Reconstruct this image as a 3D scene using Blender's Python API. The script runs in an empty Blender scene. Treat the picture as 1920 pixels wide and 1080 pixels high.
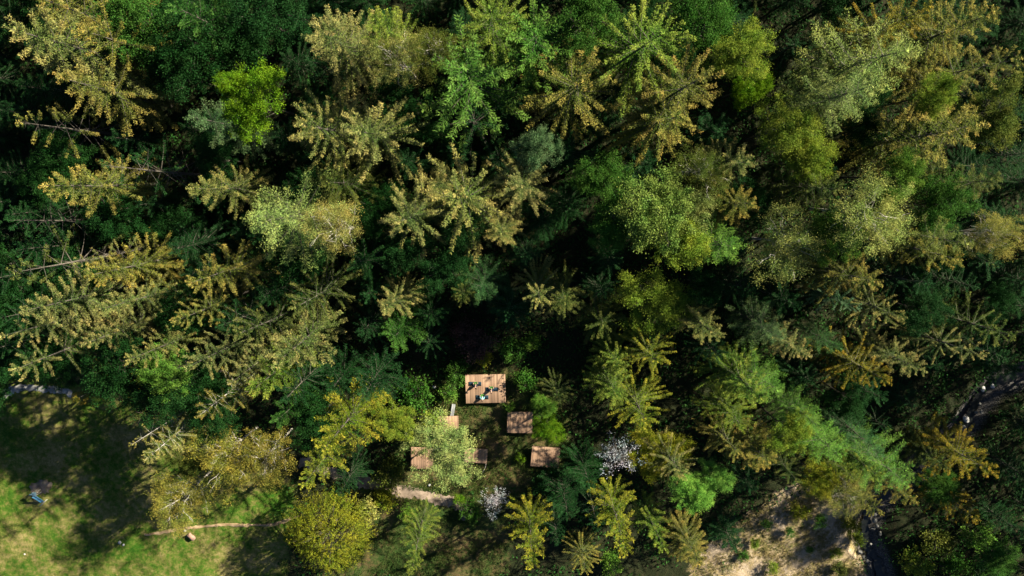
import bpy, math, random
import numpy as np
from mathutils import Vector

S = bpy.context.scene
C = S.collection
PI = math.pi

# ------------------------------------------------------------------ camera
F = 1371.0            # focal length in pixels of the 1920-pixel photograph
H = 100.0             # height of the drone above the clearing
TILT = math.radians(-8.0)
cam_d = bpy.data.cameras.new('camera')
cam_d.sensor_width = 36.0
cam_d.lens = F / 1920 * 36
cam_d.clip_start = 1.0
cam_d.clip_end = 3000.0
cam = bpy.data.objects.new('camera', cam_d)
cam.location = (0, 0, H)
cam.rotation_euler = (TILT, 0, 0)
C.objects.link(cam)
S.camera = cam

# ------------------------------------------------------------------ sky, sun, exposure
SUN_EL = math.radians(25.5)
SUN_DIR = Vector((0.85 * math.cos(SUN_EL), 0.527 * math.cos(SUN_EL), math.sin(SUN_EL))).normalized()
w = bpy.data.worlds.new('World'); S.world = w; w.use_nodes = True
nt = w.node_tree; nt.nodes.clear()
sky = nt.nodes.new('ShaderNodeTexSky'); sky.sky_type = 'NISHITA'; sky.sun_disc = False
sky.sun_elevation = SUN_EL
sky.sun_rotation = math.atan2(SUN_DIR.x, SUN_DIR.y)
sky.altitude = 900; sky.air_density = .45; sky.dust_density = .3
bg = nt.nodes.new('ShaderNodeBackground'); bg.inputs['Strength'].default_value = 0.05
ow = nt.nodes.new('ShaderNodeOutputWorld')
nt.links.new(sky.outputs[0], bg.inputs[0]); nt.links.new(bg.outputs[0], ow.inputs[0])
sun_d = bpy.data.lights.new('sun', 'SUN'); sun_d.energy = 5.0; sun_d.angle = math.radians(0.55)
sun_d.color = (1.0, 0.91, 0.72)
sun = bpy.data.objects.new('sun', sun_d); C.objects.link(sun)
sun.rotation_euler = (-SUN_DIR).to_track_quat('-Z', 'Y').to_euler()
S.view_settings.view_transform = 'Standard'
S.view_settings.look = 'None'
S.view_settings.exposure = 1.95
S.view_settings.gamma = 1.0
S.cycles.max_bounces = 6
S.cycles.diffuse_bounces = 2
S.cycles.transmission_bounces = 3

# ------------------------------------------------------------------ measuring helpers
ct, st = math.cos(TILT), math.sin(TILT)
def at(px, py, z=0.0):
    """the point at height z that the photograph shows at pixel px, py"""
    x, y, zc = (px - 960) / F, (540 - py) / F, -1.0
    yw, zw = y * ct - zc * st, y * st + zc * ct
    t = (H - z) / -zw
    return x * t, yw * t
def to_px(X, Y, Z=0.0):
    X = np.asarray(X, float); Y = np.asarray(Y, float); Zr = np.asarray(Z, float) - H
    yc = Y * ct + Zr * st; zc = -Y * st + Zr * ct
    return 960 + F * X / -zc, 540 - F * yc / -zc
def in_poly(px, py, poly):
    px = np.asarray(px, float); py = np.asarray(py, float)
    r = np.zeros(px.shape, bool); n = len(poly)
    for i in range(n):
        x0, y0 = poly[i]; x1, y1 = poly[(i + 1) % n]
        if y0 == y1: continue
        c = (y0 > py) != (y1 > py)
        r ^= c & (px < (x1 - x0) * (py - y0) / (y1 - y0) + x0)
    return r
def wpoly(pts): return [at(*p) for p in pts]
MEADOW = wpoly([(-700, 690), (0, 715), (120, 712), (330, 760), (430, 840), (560, 905), (545, 1000), (520, 1500), (-700, 1500)])
GLADE = wpoly([(770, 760), (860, 690), (965, 690), (1070, 770), (1070, 890), (960, 930), (760, 950), (735, 850)])
LOWER = wpoly([(640, 900), (900, 920), (960, 980), (950, 1110), (590, 1110)])
SAND = wpoly([(1320, 1030), (1390, 975), (1490, 905), (1600, 920), (1640, 990), (1625, 1130), (1270, 1130)])
STREAM = [at(*p) for p in [(1990, 690), (1880, 722), (1838, 770), (1812, 812), (1760, 850), (1705, 905), (1650, 955), (1628, 1010), (1655, 1070), (1690, 1180)]]
PATH = [at(*p) for p in [(500, 850), (600, 880), (690, 905), (770, 926), (850, 940), (930, 985), (1050, 1035), (1200, 1066), (1330, 1110)]]
def dist_line(X, Y, line):
    X = np.asarray(X, float); Y = np.asarray(Y, float)
    d = np.full(X.shape, 1e9)
    for (x0, y0), (x1, y1) in zip(line[:-1], line[1:]):
        dx, dy = x1 - x0, y1 - y0
        t = np.clip(((X - x0) * dx + (Y - y0) * dy) / (dx * dx + dy * dy), 0, 1)
        d = np.minimum(d, np.hypot(X - x0 - t * dx, Y - y0 - t * dy))
    return d
def ground_z(X, Y):
    X = np.asarray(X, float); Y = np.asarray(Y, float)
    z = 0.16 * np.sin(X * .31 + 1.3) * np.cos(Y * .27 - .4) + 0.10 * np.sin(X * .83 - Y * .6) + .06 * np.sin(X * 1.7 + Y * 1.3)
    d = dist_line(X, Y, STREAM)
    z = z - 1.9 * np.exp(-(d / 2.4) ** 2)
    return z - 0.1

# ------------------------------------------------------------------ object helpers
def link(name, me, mat=None, parent=None):
    o = bpy.data.objects.new(name, me); C.objects.link(o)
    if mat is not None and me is not None and len(me.materials) == 0: me.materials.append(mat)
    if parent is not None: o.parent = parent
    return o
def tag(o, label=None, cat=None, group=None, kind=None):
    if label: o['label'] = label
    if cat: o['category'] = cat
    if group: o['group'] = group
    if kind: o['kind'] = kind
    return o
def empty(name, loc, rz=0.0):
    o = bpy.data.objects.new(name, None); o.empty_display_size = .5
    o.location = loc; o.rotation_euler = (0, 0, rz); C.objects.link(o); return o

class MB:
    """collects vertices and faces as arrays, with one random number per piece and a position along the branch"""
    def __init__(s): s.v = []; s.q = []; s.t = []; s.a = []; s.b = []; s.n = 0
    def add(s, v, quads=None, tris=None, a=0.5, b=0.5):
        v = np.asarray(v, float).reshape(-1, 3)
        s.v.append(v)
        s.a.append(np.broadcast_to(np.asarray(a, float), (len(v),)).copy()); s.b.append(np.broadcast_to(np.asarray(b, float), (len(v),)).copy())
        if quads is not None and len(quads): s.q.append(np.asarray(quads, int).reshape(-1, 4) + s.n)
        if tris is not None and len(tris): s.t.append(np.asarray(tris, int).reshape(-1, 3) + s.n)
        s.n += len(v)
    def mesh(s, name, mat=None, smooth=False, attrs=True):
        v = np.concatenate(s.v)
        q = np.concatenate(s.q) if s.q else np.zeros((0, 4), int)
        t = np.concatenate(s.t) if s.t else np.zeros((0, 3), int)
        me = bpy.data.meshes.new(name)
        me.vertices.add(len(v)); me.vertices.foreach_set('co', v.ravel())
        loops = np.concatenate([q.ravel(), t.ravel()])
        me.loops.add(len(loops)); me.loops.foreach_set('vertex_index', loops)
        me.polygons.add(len(q) + len(t))
        starts = np.concatenate([np.arange(len(q)) * 4, len(q) * 4 + np.arange(len(t)) * 3])
        me.polygons.foreach_set('loop_start', starts)
        if smooth: me.polygons.foreach_set('use_smooth', np.ones(len(starts), bool))
        if attrs:
            at1 = me.attributes.new('shade_seed', 'FLOAT', 'POINT'); at1.data.foreach_set('value', np.concatenate(s.a))
            at2 = me.attributes.new('along', 'FLOAT', 'POINT'); at2.data.foreach_set('value', np.concatenate(s.b))
        me.update(); me.validate()
        if mat: me.materials.append(mat)
        return me
def unit(v): return v / np.maximum(np.linalg.norm(v, axis=-1, keepdims=True), 1e-9)
def leaves(mb, P, D, L, W, rng, b=0.5, flat=.6):
    """pointed leaf quads at P along D"""
    n = len(P); D = unit(D)
    up = np.tile([0, 0, 1.0], (n, 1)) + rng.normal(0, flat, (n, 3))
    Sd = unit(np.cross(D, up)); N = np.cross(Sd, D)
    L = np.broadcast_to(L, (n,))[:, None]; W = np.broadcast_to(W, (n,))[:, None]
    mid = P + D * L * .45 + N * L * .08
    v = np.stack([P, mid + Sd * W * .5, P + D * L, mid - Sd * W * .5], 1).reshape(-1, 3)
    a = np.repeat(rng.random(n), 4); bb = np.repeat(np.broadcast_to(b, (n,)), 4)
    mb.add(v, np.arange(4 * n).reshape(-1, 4), a=a, b=bb)
def tube(mb, pts, radii, sides=6, a=.5, cap=True):
    pts = np.asarray(pts, float); n = len(pts)
    T = unit(np.gradient(pts, axis=0))
    ref = np.array([0.31, 0.17, 1.0]) if abs(T[0][2]) < .8 else np.array([1.0, .2, .1])
    U = unit(np.cross(T, ref)); V = np.cross(T, U)
    ang = np.arange(sides) * 2 * PI / sides
    r = np.asarray(radii, float)[:, None, None]
    v = pts[:, None] + r * (np.cos(ang)[None, :, None] * U[:, None] + np.sin(ang)[None, :, None] * V[:, None])
    q = []
    for i in range(n - 1):
        for k in range(sides):
            q.append((i * sides + k, i * sides + (k + 1) % sides, (i + 1) * sides + (k + 1) % sides, (i + 1) * sides + k))
    tr = []
    if cap:
        for k in range(1, sides - 1):
            tr.append(((n - 1) * sides, (n - 1) * sides + k, (n - 1) * sides + k + 1)); tr.append((0, k + 1, k))
    mb.add(v.reshape(-1, 3), q, tr, a=a)
def box(mb, c, s, a=.5, bev=0.0):
    """box with bevelled upper edges"""
    cx, cy, cz = c; x, y, z = s[0] / 2, s[1] / 2, s[2] / 2
    b = bev
    v = [(-x, -y, -z), (x, -y, -z), (x, y, -z), (-x, y, -z), (-x, -y, z - b), (x, -y, z - b), (x, y, z - b), (-x, y, z - b)]
    q = [(3, 2, 1, 0), (0, 1, 5, 4), (1, 2, 6, 5), (2, 3, 7, 6), (3, 0, 4, 7)]
    if b > 0:
        v += [(-x + b, -y + b, z), (x - b, -y + b, z), (x - b, y - b, z), (-x + b, y - b, z)]
        q += [(4, 5, 9, 8), (5, 6, 10, 9), (6, 7, 11, 10), (7, 4, 8, 11), (8, 9, 10, 11)]
    else: q += [(4, 5, 6, 7)]
    mb.add(np.array(v) + np.array([cx, cy, cz]), q, a=a)

# ------------------------------------------------------------------ materials
def mat_new(name):
    m = bpy.data.materials.new(name); m.use_nodes = True; t = m.node_tree; t.nodes.clear()
    return m, t, t.nodes.new, t.links.new
def leaf_mat(name, trans=.3, rough=.55, tip=(1.18, 1.12, .85), lo=.74, hi=1.22, inner=None, grow=1.0):
    m, t, N, Lk = mat_new(name)
    oi = N('ShaderNodeObjectInfo')
    sa = N('ShaderNodeAttribute'); sa.attribute_name = 'shade_seed'
    ba = N('ShaderNodeAttribute'); ba.attribute_name = 'along'
    mr = N('ShaderNodeMapRange'); mr.inputs[3].default_value = lo; mr.inputs[4].default_value = hi
    Lk(sa.outputs['Fac'], mr.inputs[0])
    mul = N('ShaderNodeVectorMath'); mul.operation = 'SCALE'
    # patches of yellower and duller growth through each crown
    tc = N('ShaderNodeTexCoord'); pn = N('ShaderNodeTexNoise'); pn.inputs['Scale'].default_value = .55; pn.inputs['Detail'].default_value = 3
    vo = N('ShaderNodeVectorMath'); vo.operation = 'ADD'; Lk(tc.outputs['Object'], vo.inputs[0]); Lk(oi.outputs['Location'], vo.inputs[1]); Lk(vo.outputs[0], pn.inputs[0])
    pr = N('ShaderNodeValToRGB'); pe = pr.color_ramp.elements
    pe[0].position = .34; pe[0].color = (.66, .86, .80, 1); pe[1].position = .66; pe[1].color = (1.22, 1.10, 1.12, 1); Lk(pn.outputs[0], pr.inputs[0])
    pm = N('ShaderNodeVectorMath'); pm.operation = 'MULTIPLY'; Lk(oi.outputs['Color'], pm.inputs[0]); Lk(pr.outputs[0], pm.inputs[1])
    Lk(pm.outputs[0], mul.inputs[0]); Lk(mr.outputs[0], mul.inputs['Scale'])
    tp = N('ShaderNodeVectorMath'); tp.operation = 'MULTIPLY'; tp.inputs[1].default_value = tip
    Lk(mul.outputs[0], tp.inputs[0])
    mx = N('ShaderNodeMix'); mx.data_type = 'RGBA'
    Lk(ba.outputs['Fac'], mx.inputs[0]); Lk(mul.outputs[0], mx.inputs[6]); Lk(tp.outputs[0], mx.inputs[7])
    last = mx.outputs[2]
    if inner:      # older, greener growth near the stem, with the crown's shaded tone painted in
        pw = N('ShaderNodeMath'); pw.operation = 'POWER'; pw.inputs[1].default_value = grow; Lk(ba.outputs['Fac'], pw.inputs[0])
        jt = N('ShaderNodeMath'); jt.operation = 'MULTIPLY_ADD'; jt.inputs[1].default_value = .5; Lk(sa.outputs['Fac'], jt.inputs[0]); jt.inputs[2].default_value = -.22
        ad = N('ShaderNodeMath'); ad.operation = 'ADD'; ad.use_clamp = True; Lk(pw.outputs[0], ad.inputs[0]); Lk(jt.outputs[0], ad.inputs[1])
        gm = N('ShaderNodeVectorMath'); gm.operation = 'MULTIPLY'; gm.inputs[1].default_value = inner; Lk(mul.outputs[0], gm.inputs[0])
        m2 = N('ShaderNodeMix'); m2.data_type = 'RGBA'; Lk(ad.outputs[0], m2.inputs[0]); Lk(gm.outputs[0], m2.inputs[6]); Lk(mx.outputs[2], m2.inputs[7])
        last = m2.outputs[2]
    hs = N('ShaderNodeHueSaturation')
    mh = N('ShaderNodeMapRange'); mh.inputs[3].default_value = .488; mh.inputs[4].default_value = .512
    Lk(sa.outputs['Fac'], mh.inputs[0]); Lk(mh.outputs[0], hs.inputs['Hue']); Lk(last, hs.inputs['Color'])
    p = N('ShaderNodeBsdfPrincipled'); p.inputs['Roughness'].default_value = rough
    p.inputs['Specular IOR Level'].default_value = .06
    tr = N('ShaderNodeBsdfTranslucent')
    Lk(hs.outputs[0], p.inputs['Base Color']); Lk(hs.outputs[0], tr.inputs[0])
    ms = N('ShaderNodeMixShader'); ms.inputs[0].default_value = trans
    Lk(p.outputs[0], ms.inputs[1]); Lk(tr.outputs[0], ms.inputs[2])
    o = N('ShaderNodeOutputMaterial'); Lk(ms.outputs[0], o.inputs[0])
    return m
def noise_mat(name, c0, c1, scale=3.0, rough=.85, bump=.3, c2=None, wave=None, spec=.25, coords='Object', var=(.78, 1.2)):
    m, t, N, Lk = mat_new(name)
    tc = N('ShaderNodeTexCoord'); mp = N('ShaderNodeMapping'); Lk(tc.outputs[coords], mp.inputs[0])
    if wave: mp.inputs['Scale'].default_value = wave
    n = N('ShaderNodeTexNoise'); n.inputs['Scale'].default_value = scale; n.inputs['Detail'].default_value = 7
    Lk(mp.outputs[0], n.inputs[0])
    r = N('ShaderNodeValToRGB'); e = r.color_ramp.elements
    e[0].position = .32; e[0].color = (*c0, 1); e[1].position = .68; e[1].color = (*c1, 1)
    if c2: x = e.new(.5); x.color = (*c2, 1)
    Lk(n.outputs[0], r.inputs[0])
    sa = N('ShaderNodeObjectInfo')
    mr = N('ShaderNodeMapRange'); mr.inputs[3].default_value = var[0]; mr.inputs[4].default_value = var[1]; Lk(sa.outputs['Random'], mr.inputs[0])
    sc = N('ShaderNodeVectorMath'); sc.operation = 'SCALE'; Lk(r.outputs[0], sc.inputs[0]); Lk(mr.outputs[0], sc.inputs['Scale'])
    p = N('ShaderNodeBsdfPrincipled'); p.inputs['Roughness'].default_value = rough; p.inputs['Specular IOR Level'].default_value = spec
    Lk(sc.outputs[0], p.inputs['Base Color'])
    b = N('ShaderNodeBump'); b.inputs['Strength'].default_value = bump; b.inputs['Distance'].default_value = .05
    Lk(n.outputs[0], b.inputs['Height']); Lk(b.outputs[0], p.inputs['Normal'])
    o = N('ShaderNodeOutputMaterial'); Lk(p.outputs[0], o.inputs[0])
    return m
M_NEEDLE = leaf_mat('needles', .2, .75, tip=(1.34, 1.25, 1.55), inner=(.34, .58, .52), grow=1.0)  # pale tips and dark inner needles also paint in the crowns' highlights and shade
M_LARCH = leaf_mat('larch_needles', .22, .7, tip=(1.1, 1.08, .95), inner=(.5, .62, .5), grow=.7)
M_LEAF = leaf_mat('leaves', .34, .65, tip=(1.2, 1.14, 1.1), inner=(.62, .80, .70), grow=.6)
M_FLOWER = leaf_mat('blossom', .3, .6, tip=(1.0, 1.0, 1.0), lo=.8, hi=1.1)
M_BARK = noise_mat('bark', (.035, .03, .024), (.10, .086, .07), 4, bump=.6, c2=(.06, .052, .042))
M_PALEBARK = noise_mat('pale_bark', (.24, .22, .19), (.46, .43, .38), 5, bump=.4)
M_DECK = noise_mat('larch_boards', (.25, .150, .095), (.36, .235, .155), 2.2, rough=.7, bump=.15, wave=(6, .35, 6), var=(.62, 1.3))
M_FRAME = noise_mat('deck_frame_wood', (.10, .05, .03), (.17, .09, .055), 3, bump=.2)
M_ROCK = noise_mat('rock', (.07, .068, .062), (.24, .23, .21), 2.6, bump=1.0, c2=(.13, .13, .12))
M_PALEROCK = noise_mat('pale_rock', (.25, .25, .25), (.52, .51, .49), 2.5, bump=.5)
M_LOG = noise_mat('brown_log', (.13, .08, .06), (.26, .16, .12), 3, bump=.5)
M_GREYWOOD = noise_mat('grey_wood', (.16, .17, .18), (.30, .31, .32), 3, bump=.3, wave=(6, .5, 6))
M_MAT = noise_mat('mat_foam', (.003, .017, .03), (.005, .022, .037), 12, rough=.8, bump=.1)
M_SKIN = noise_mat('skin', (.42, .25, .18), (.48, .30, .22), 8, rough=.55, bump=.05)
M_HAIR = noise_mat('dark_hair', (.006, .005, .005), (.02, .015, .012), 20, rough=.5, bump=.3)
M_GREENCLOTH = noise_mat('green_cloth', (.03, .11, .02), (.05, .16, .03), 9, bump=.3)
M_NAVY = noise_mat('navy_cloth', (.006, .008, .02), (.012, .016, .035), 9, bump=.3)
M_CYAN = noise_mat('light_blue_cloth', (.13, .32, .38), (.18, .39, .45), 9, bump=.3)
M_BLUE = noise_mat('blue_paint', (.05, .17, .27), (.07, .21, .32), 3, rough=.4, bump=.05, spec=.5)
M_PALEBLUE = noise_mat('pale_blue_paint', (.12, .22, .27), (.16, .27, .31), 3, rough=.4, bump=.05, spec=.5)
M_RED = noise_mat('red_brown_rubber', (.22, .08, .06), (.32, .12, .09), 6, rough=.8, bump=.2)
M_METAL = noise_mat('pale_pole_paint', (.26, .26, .22), (.36, .36, .30), 4, rough=.4, bump=.05)
M_WATER, t_, N_, L_ = mat_new('stream_water')
p_ = N_('ShaderNodeBsdfPrincipled'); p_.inputs['Base Color'].default_value = (.008, .010, .008, 1); p_.inputs['Roughness'].default_value = .4
nz = N_('ShaderNodeTexNoise'); nz.inputs['Scale'].default_value = 3; bp = N_('ShaderNodeBump'); bp.inputs['Strength'].default_value = .25
L_(nz.outputs[0], bp.inputs['Height']); L_(bp.outputs[0], p_.inputs['Normal'])
o_ = N_('ShaderNodeOutputMaterial'); L_(p_.outputs[0], o_.inputs[0])

# ------------------------------------------------------------------ the ground: one sheet, fine where the photograph looks, coarse beyond
def axis(lo, hi, step, far):
    a = np.arange(lo, hi + step, step); out = [a]
    l, r, s = lo, hi, step
    le, ri = [], []
    while r < far:
        s *= 1.35; r += s; l -= s; ri.append(r); le.append(l)
    return np.concatenate([le[::-1], a, ri])
gx = axis(-84, 84, .6, 1500); gy = axis(-72, 36, .6, 1500)
GX, GY = np.meshgrid(gx, gy); fx, fy = GX.ravel(), GY.ravel()
near = np.clip(1 - np.maximum(np.abs(fx) - 84, np.maximum(fy - 36, -72 - fy)) / 30, 0, 1)
gz = np.where(near > 0, ground_z(fx, fy) * near - .1 * (1 - near), -.1)
nxg, nyg = len(gx), len(gy)
idx = np.arange(nxg * nyg).reshape(nyg, nxg)
quads = np.stack([idx[:-1, :-1], idx[:-1, 1:], idx[1:, 1:], idx[1:, :-1]], -1).reshape(-1, 4)
gmb = MB(); gmb.add(np.stack([fx, fy, gz], 1), quads)
gme = gmb.mesh('ground', smooth=True, attrs=False)
rg = np.random.default_rng(4)
def soft(poly, rad, k=14):
    m = np.zeros(len(fx))
    for i in range(k): m += in_poly(fx + rg.normal(0, rad, len(fx)), fy + rg.normal(0, rad, len(fx)), poly)
    return m / k
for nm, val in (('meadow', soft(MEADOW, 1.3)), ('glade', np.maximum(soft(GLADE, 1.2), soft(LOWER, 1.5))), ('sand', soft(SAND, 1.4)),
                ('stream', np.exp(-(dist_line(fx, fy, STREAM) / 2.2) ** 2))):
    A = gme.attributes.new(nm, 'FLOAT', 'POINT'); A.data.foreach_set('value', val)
m, t, N, Lk = mat_new('ground_soil_and_grass')
tc = N('ShaderNodeTexCoord')
def noise(sc, det=6, rough=.6):
    n = N('ShaderNodeTexNoise'); n.inputs['Scale'].default_value = sc; n.inputs['Detail'].default_value = det; n.inputs['Roughness'].default_value = rough
    Lk(tc.outputs['Object'], n.inputs[0]); return n
def ramp(src, *st):
    r = N('ShaderNodeValToRGB'); e = r.color_ramp.elements
    e[0].position, e[0].color = st[0][0], (*st[0][1], 1); e[1].position, e[1].color = st[-1][0], (*st[-1][1], 1)
    for p, c in st[1:-1]: x = e.new(p); x.color = (*c, 1)
    Lk(src, r.inputs[0]); return r
def mixc(fac, a, b):
    x = N('ShaderNodeMix'); x.data_type = 'RGBA'; Lk(fac, x.inputs[0]); Lk(a, x.inputs[6]); Lk(b, x.inputs[7]); return x.outputs[2]
n1, n2, n3 = noise(.16, 5), noise(1.3, 8, .7), noise(6, 6, .7)
mixn = N('ShaderNodeMath'); mixn.operation = 'MULTIPLY_ADD'; Lk(n2.outputs[0], mixn.inputs[0]); mixn.inputs[1].default_value = .55
hf = N('ShaderNodeMath'); hf.operation = 'MULTIPLY'; Lk(n1.outputs[0], hf.inputs[0]); hf.inputs[1].default_value = .5; Lk(hf.outputs[0], mixn.inputs[2])
forest = ramp(n2.outputs[0], (.3, (.010, .012, .006)), (.5, (.018, .024, .009)), (.7, (.038, .030, .016)))
grass = ramp(mixn.outputs[0], (.40, (.022, .075, .005)), (.47, (.05, .105, .010)), (.54, (.12, .13, .03)), (.64, (.24, .195, .08)))
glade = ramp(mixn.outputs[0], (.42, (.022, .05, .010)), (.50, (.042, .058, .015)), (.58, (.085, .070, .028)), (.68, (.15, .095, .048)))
sand = ramp(mixn.outputs[0], (.39, (.05, .06, .015)), (.445, (.16, .14, .05)), (.50, (.28, .215, .11)), (.60, (.39, .31, .225)))
wet = ramp(n3.outputs[0], (.35, (.03, .03, .03)), (.7, (.16, .15, .14)))
col = forest.outputs[0]
for nm, src in (('meadow', grass), ('glade', glade), ('sand', sand), ('stream', wet)):
    an = N('ShaderNodeAttribute'); an.attribute_name = nm
    ad = N('ShaderNodeMath'); ad.operation = 'MULTIPLY_ADD'; ad.inputs[1].default_value = .8; Lk(n3.outputs[0], ad.inputs[0]); ad.inputs[2].default_value = -.4
    su = N('ShaderNodeMath'); su.operation = 'ADD'; Lk(an.outputs['Fac'], su.inputs[0]); Lk(ad.outputs[0], su.inputs[1])
    mr = N('ShaderNodeMapRange'); mr.inputs[1].default_value = .35; mr.inputs[2].default_value = .65; Lk(su.outputs[0], mr.inputs[0])
    col = mixc(mr.outputs[0], col, src.outputs[0])
fn = ramp(n3.outputs[0], (.25, (.6, .6, .6)), (.75, (1.3, 1.3, 1.3)))
mm = N('ShaderNodeMix'); mm.data_type = 'RGBA'; mm.blend_type = 'MULTIPLY'; mm.inputs[0].default_value = 1; Lk(col, mm.inputs[6]); Lk(fn.outputs[0], mm.inputs[7])
p = N('ShaderNodeBsdfPrincipled'); p.inputs['Roughness'].default_value = .95; p.inputs['Specular IOR Level'].default_value = .1
Lk(mm.outputs[2], p.inputs['Base Color'])
b = N('ShaderNodeBump'); b.inputs['Strength'].default_value = .8; b.inputs['Distance'].default_value = .2; Lk(n3.outputs[0], b.inputs['Height']); Lk(b.outputs[0], p.inputs['Normal'])
o = N('ShaderNodeOutputMaterial'); Lk(p.outputs[0], o.inputs[0])
tag(link('ground', gme, m), kind='structure')

def ribbon(name, line, width, mat, dz, seed=1, level=None, step=.25):
    """a strip that follows a line over the ground with uneven edges"""
    rng = np.random.default_rng(seed); pts = [np.array(p) for p in line]
    dense = []
    for i in range(len(pts) - 1):
        p0 = pts[max(i - 1, 0)]; p1, p2 = pts[i], pts[i + 1]; p3 = pts[min(i + 2, len(pts) - 1)]
        k = max(2, int(np.linalg.norm(p2 - p1) / step))
        for u in np.linspace(0, 1, k, endpoint=False):
            dense.append(.5 * ((2 * p1) + (p2 - p0) * u + (2 * p0 - 5 * p1 + 4 * p2 - p3) * u * u + (3 * p1 - p0 - 3 * p2 + p3) * u ** 3))
    d = np.array(dense); T = unit(np.gradient(d, axis=0)); Nn = np.stack([-T[:, 1], T[:, 0]], 1)
    k = 7; n = len(d)
    wl = width * .5 * (1 + .3 * np.sin(np.arange(n) * .29 + seed) + .15 * np.sin(np.arange(n) * .9) + rng.normal(0, .2, n))
    wr = width * .5 * (1 + .3 * np.sin(np.arange(n) * .22 + 2 * seed) + .15 * np.sin(np.arange(n) * 1.1) + rng.normal(0, .2, n))
    s = np.linspace(-1, 1, k)
    off = np.where(s[None] < 0, s[None] * wl[:, None], s[None] * wr[:, None])
    P = d[:, None] + off[..., None] * Nn[:, None]
    z = ground_z(P[..., 0], P[..., 1]) if level is None else np.full(P.shape[:2], level)
    if level is None:
        z = z + dz * (1 - .0 * np.abs(s)[None])
        z[:, 0] -= dz + .05; z[:, -1] -= dz + .05
    v = np.concatenate([P, z[..., None]], -1).reshape(-1, 3)
    ii = np.arange(n * k).reshape(n, k)
    q = np.stack([ii[:-1, :-1], ii[:-1, 1:], ii[1:, 1:], ii[1:, :-1]], -1).reshape(-1, 4)[:, ::-1]
    mb = MB(); mb.add(v, q)
    return tag(link(name, mb.mesh(name, mat, smooth=True, attrs=False)), kind='structure')
M_GRAVEL = noise_mat('path_gravel', (.22, .22, .21), (.42, .42, .40), 2.5, bump=.6)
M_EARTH = noise_mat('path_earth', (.08, .062, .042), (.27, .21, .16), 1.1, bump=.8, c2=(.19, .145, .11))
M_TRACK = noise_mat('track_earth', (.16, .11, .05), (.32, .23, .14), 1.2, bump=.5)
ribbon('gravel_path', [at(*p) for p in [(-120, 790), (-20, 752), (20, 733), (60, 727), (105, 732), (135, 742)]], 1.15, M_GRAVEL, .05, 2)
ribbon('footpath', [at(*q_) for q_ in [(560, 868), (640, 890), (700, 908), (770, 926), (830, 938), (866, 955), (880, 975)]], 1.9, M_EARTH, .05, 3)
ribbon('dirt_track', [at(*p) for p in [(270, 1004), (320, 996), (370, 989), (430, 984), (470, 985), (515, 983), (570, 965)]], .5, M_TRACK, .05, 5)
ribbon('stream', STREAM, 1.2, M_WATER, 0, 7, level=-1.45)
# bare earth under the play frame
mb = MB(); rr = np.random.default_rng(9); cx, cy = at(76, 914); k = 26; ring = []
for f_ in (0, .5, .85, 1):
    a_ = np.arange(k) * 2 * PI / k; rad = f_ * (1.35 + .25 * np.sin(2 * a_ + .5) + .15 * np.sin(5 * a_) + (rr.normal(0, .14, k) if f_ > .8 else 0))
    x_, y_ = cx + rad * np.cos(a_) * 1.15, cy + rad * np.sin(a_) * .95
    ring.append(np.stack([x_, y_, ground_z(x_, y_) + (.05 if f_ < 1 else -.03)], 1))
q = [(r_ * k + i, (r_ + 1) * k + i, (r_ + 1) * k + (i + 1) % k, r_ * k + (i + 1) % k) for r_ in range(3) for i in range(k)]
mb.add(np.concatenate(ring), q)
tag(link('bare_earth_patch', mb.mesh('bare_earth_patch', M_EARTH, True, False)), kind='structure')

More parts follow.
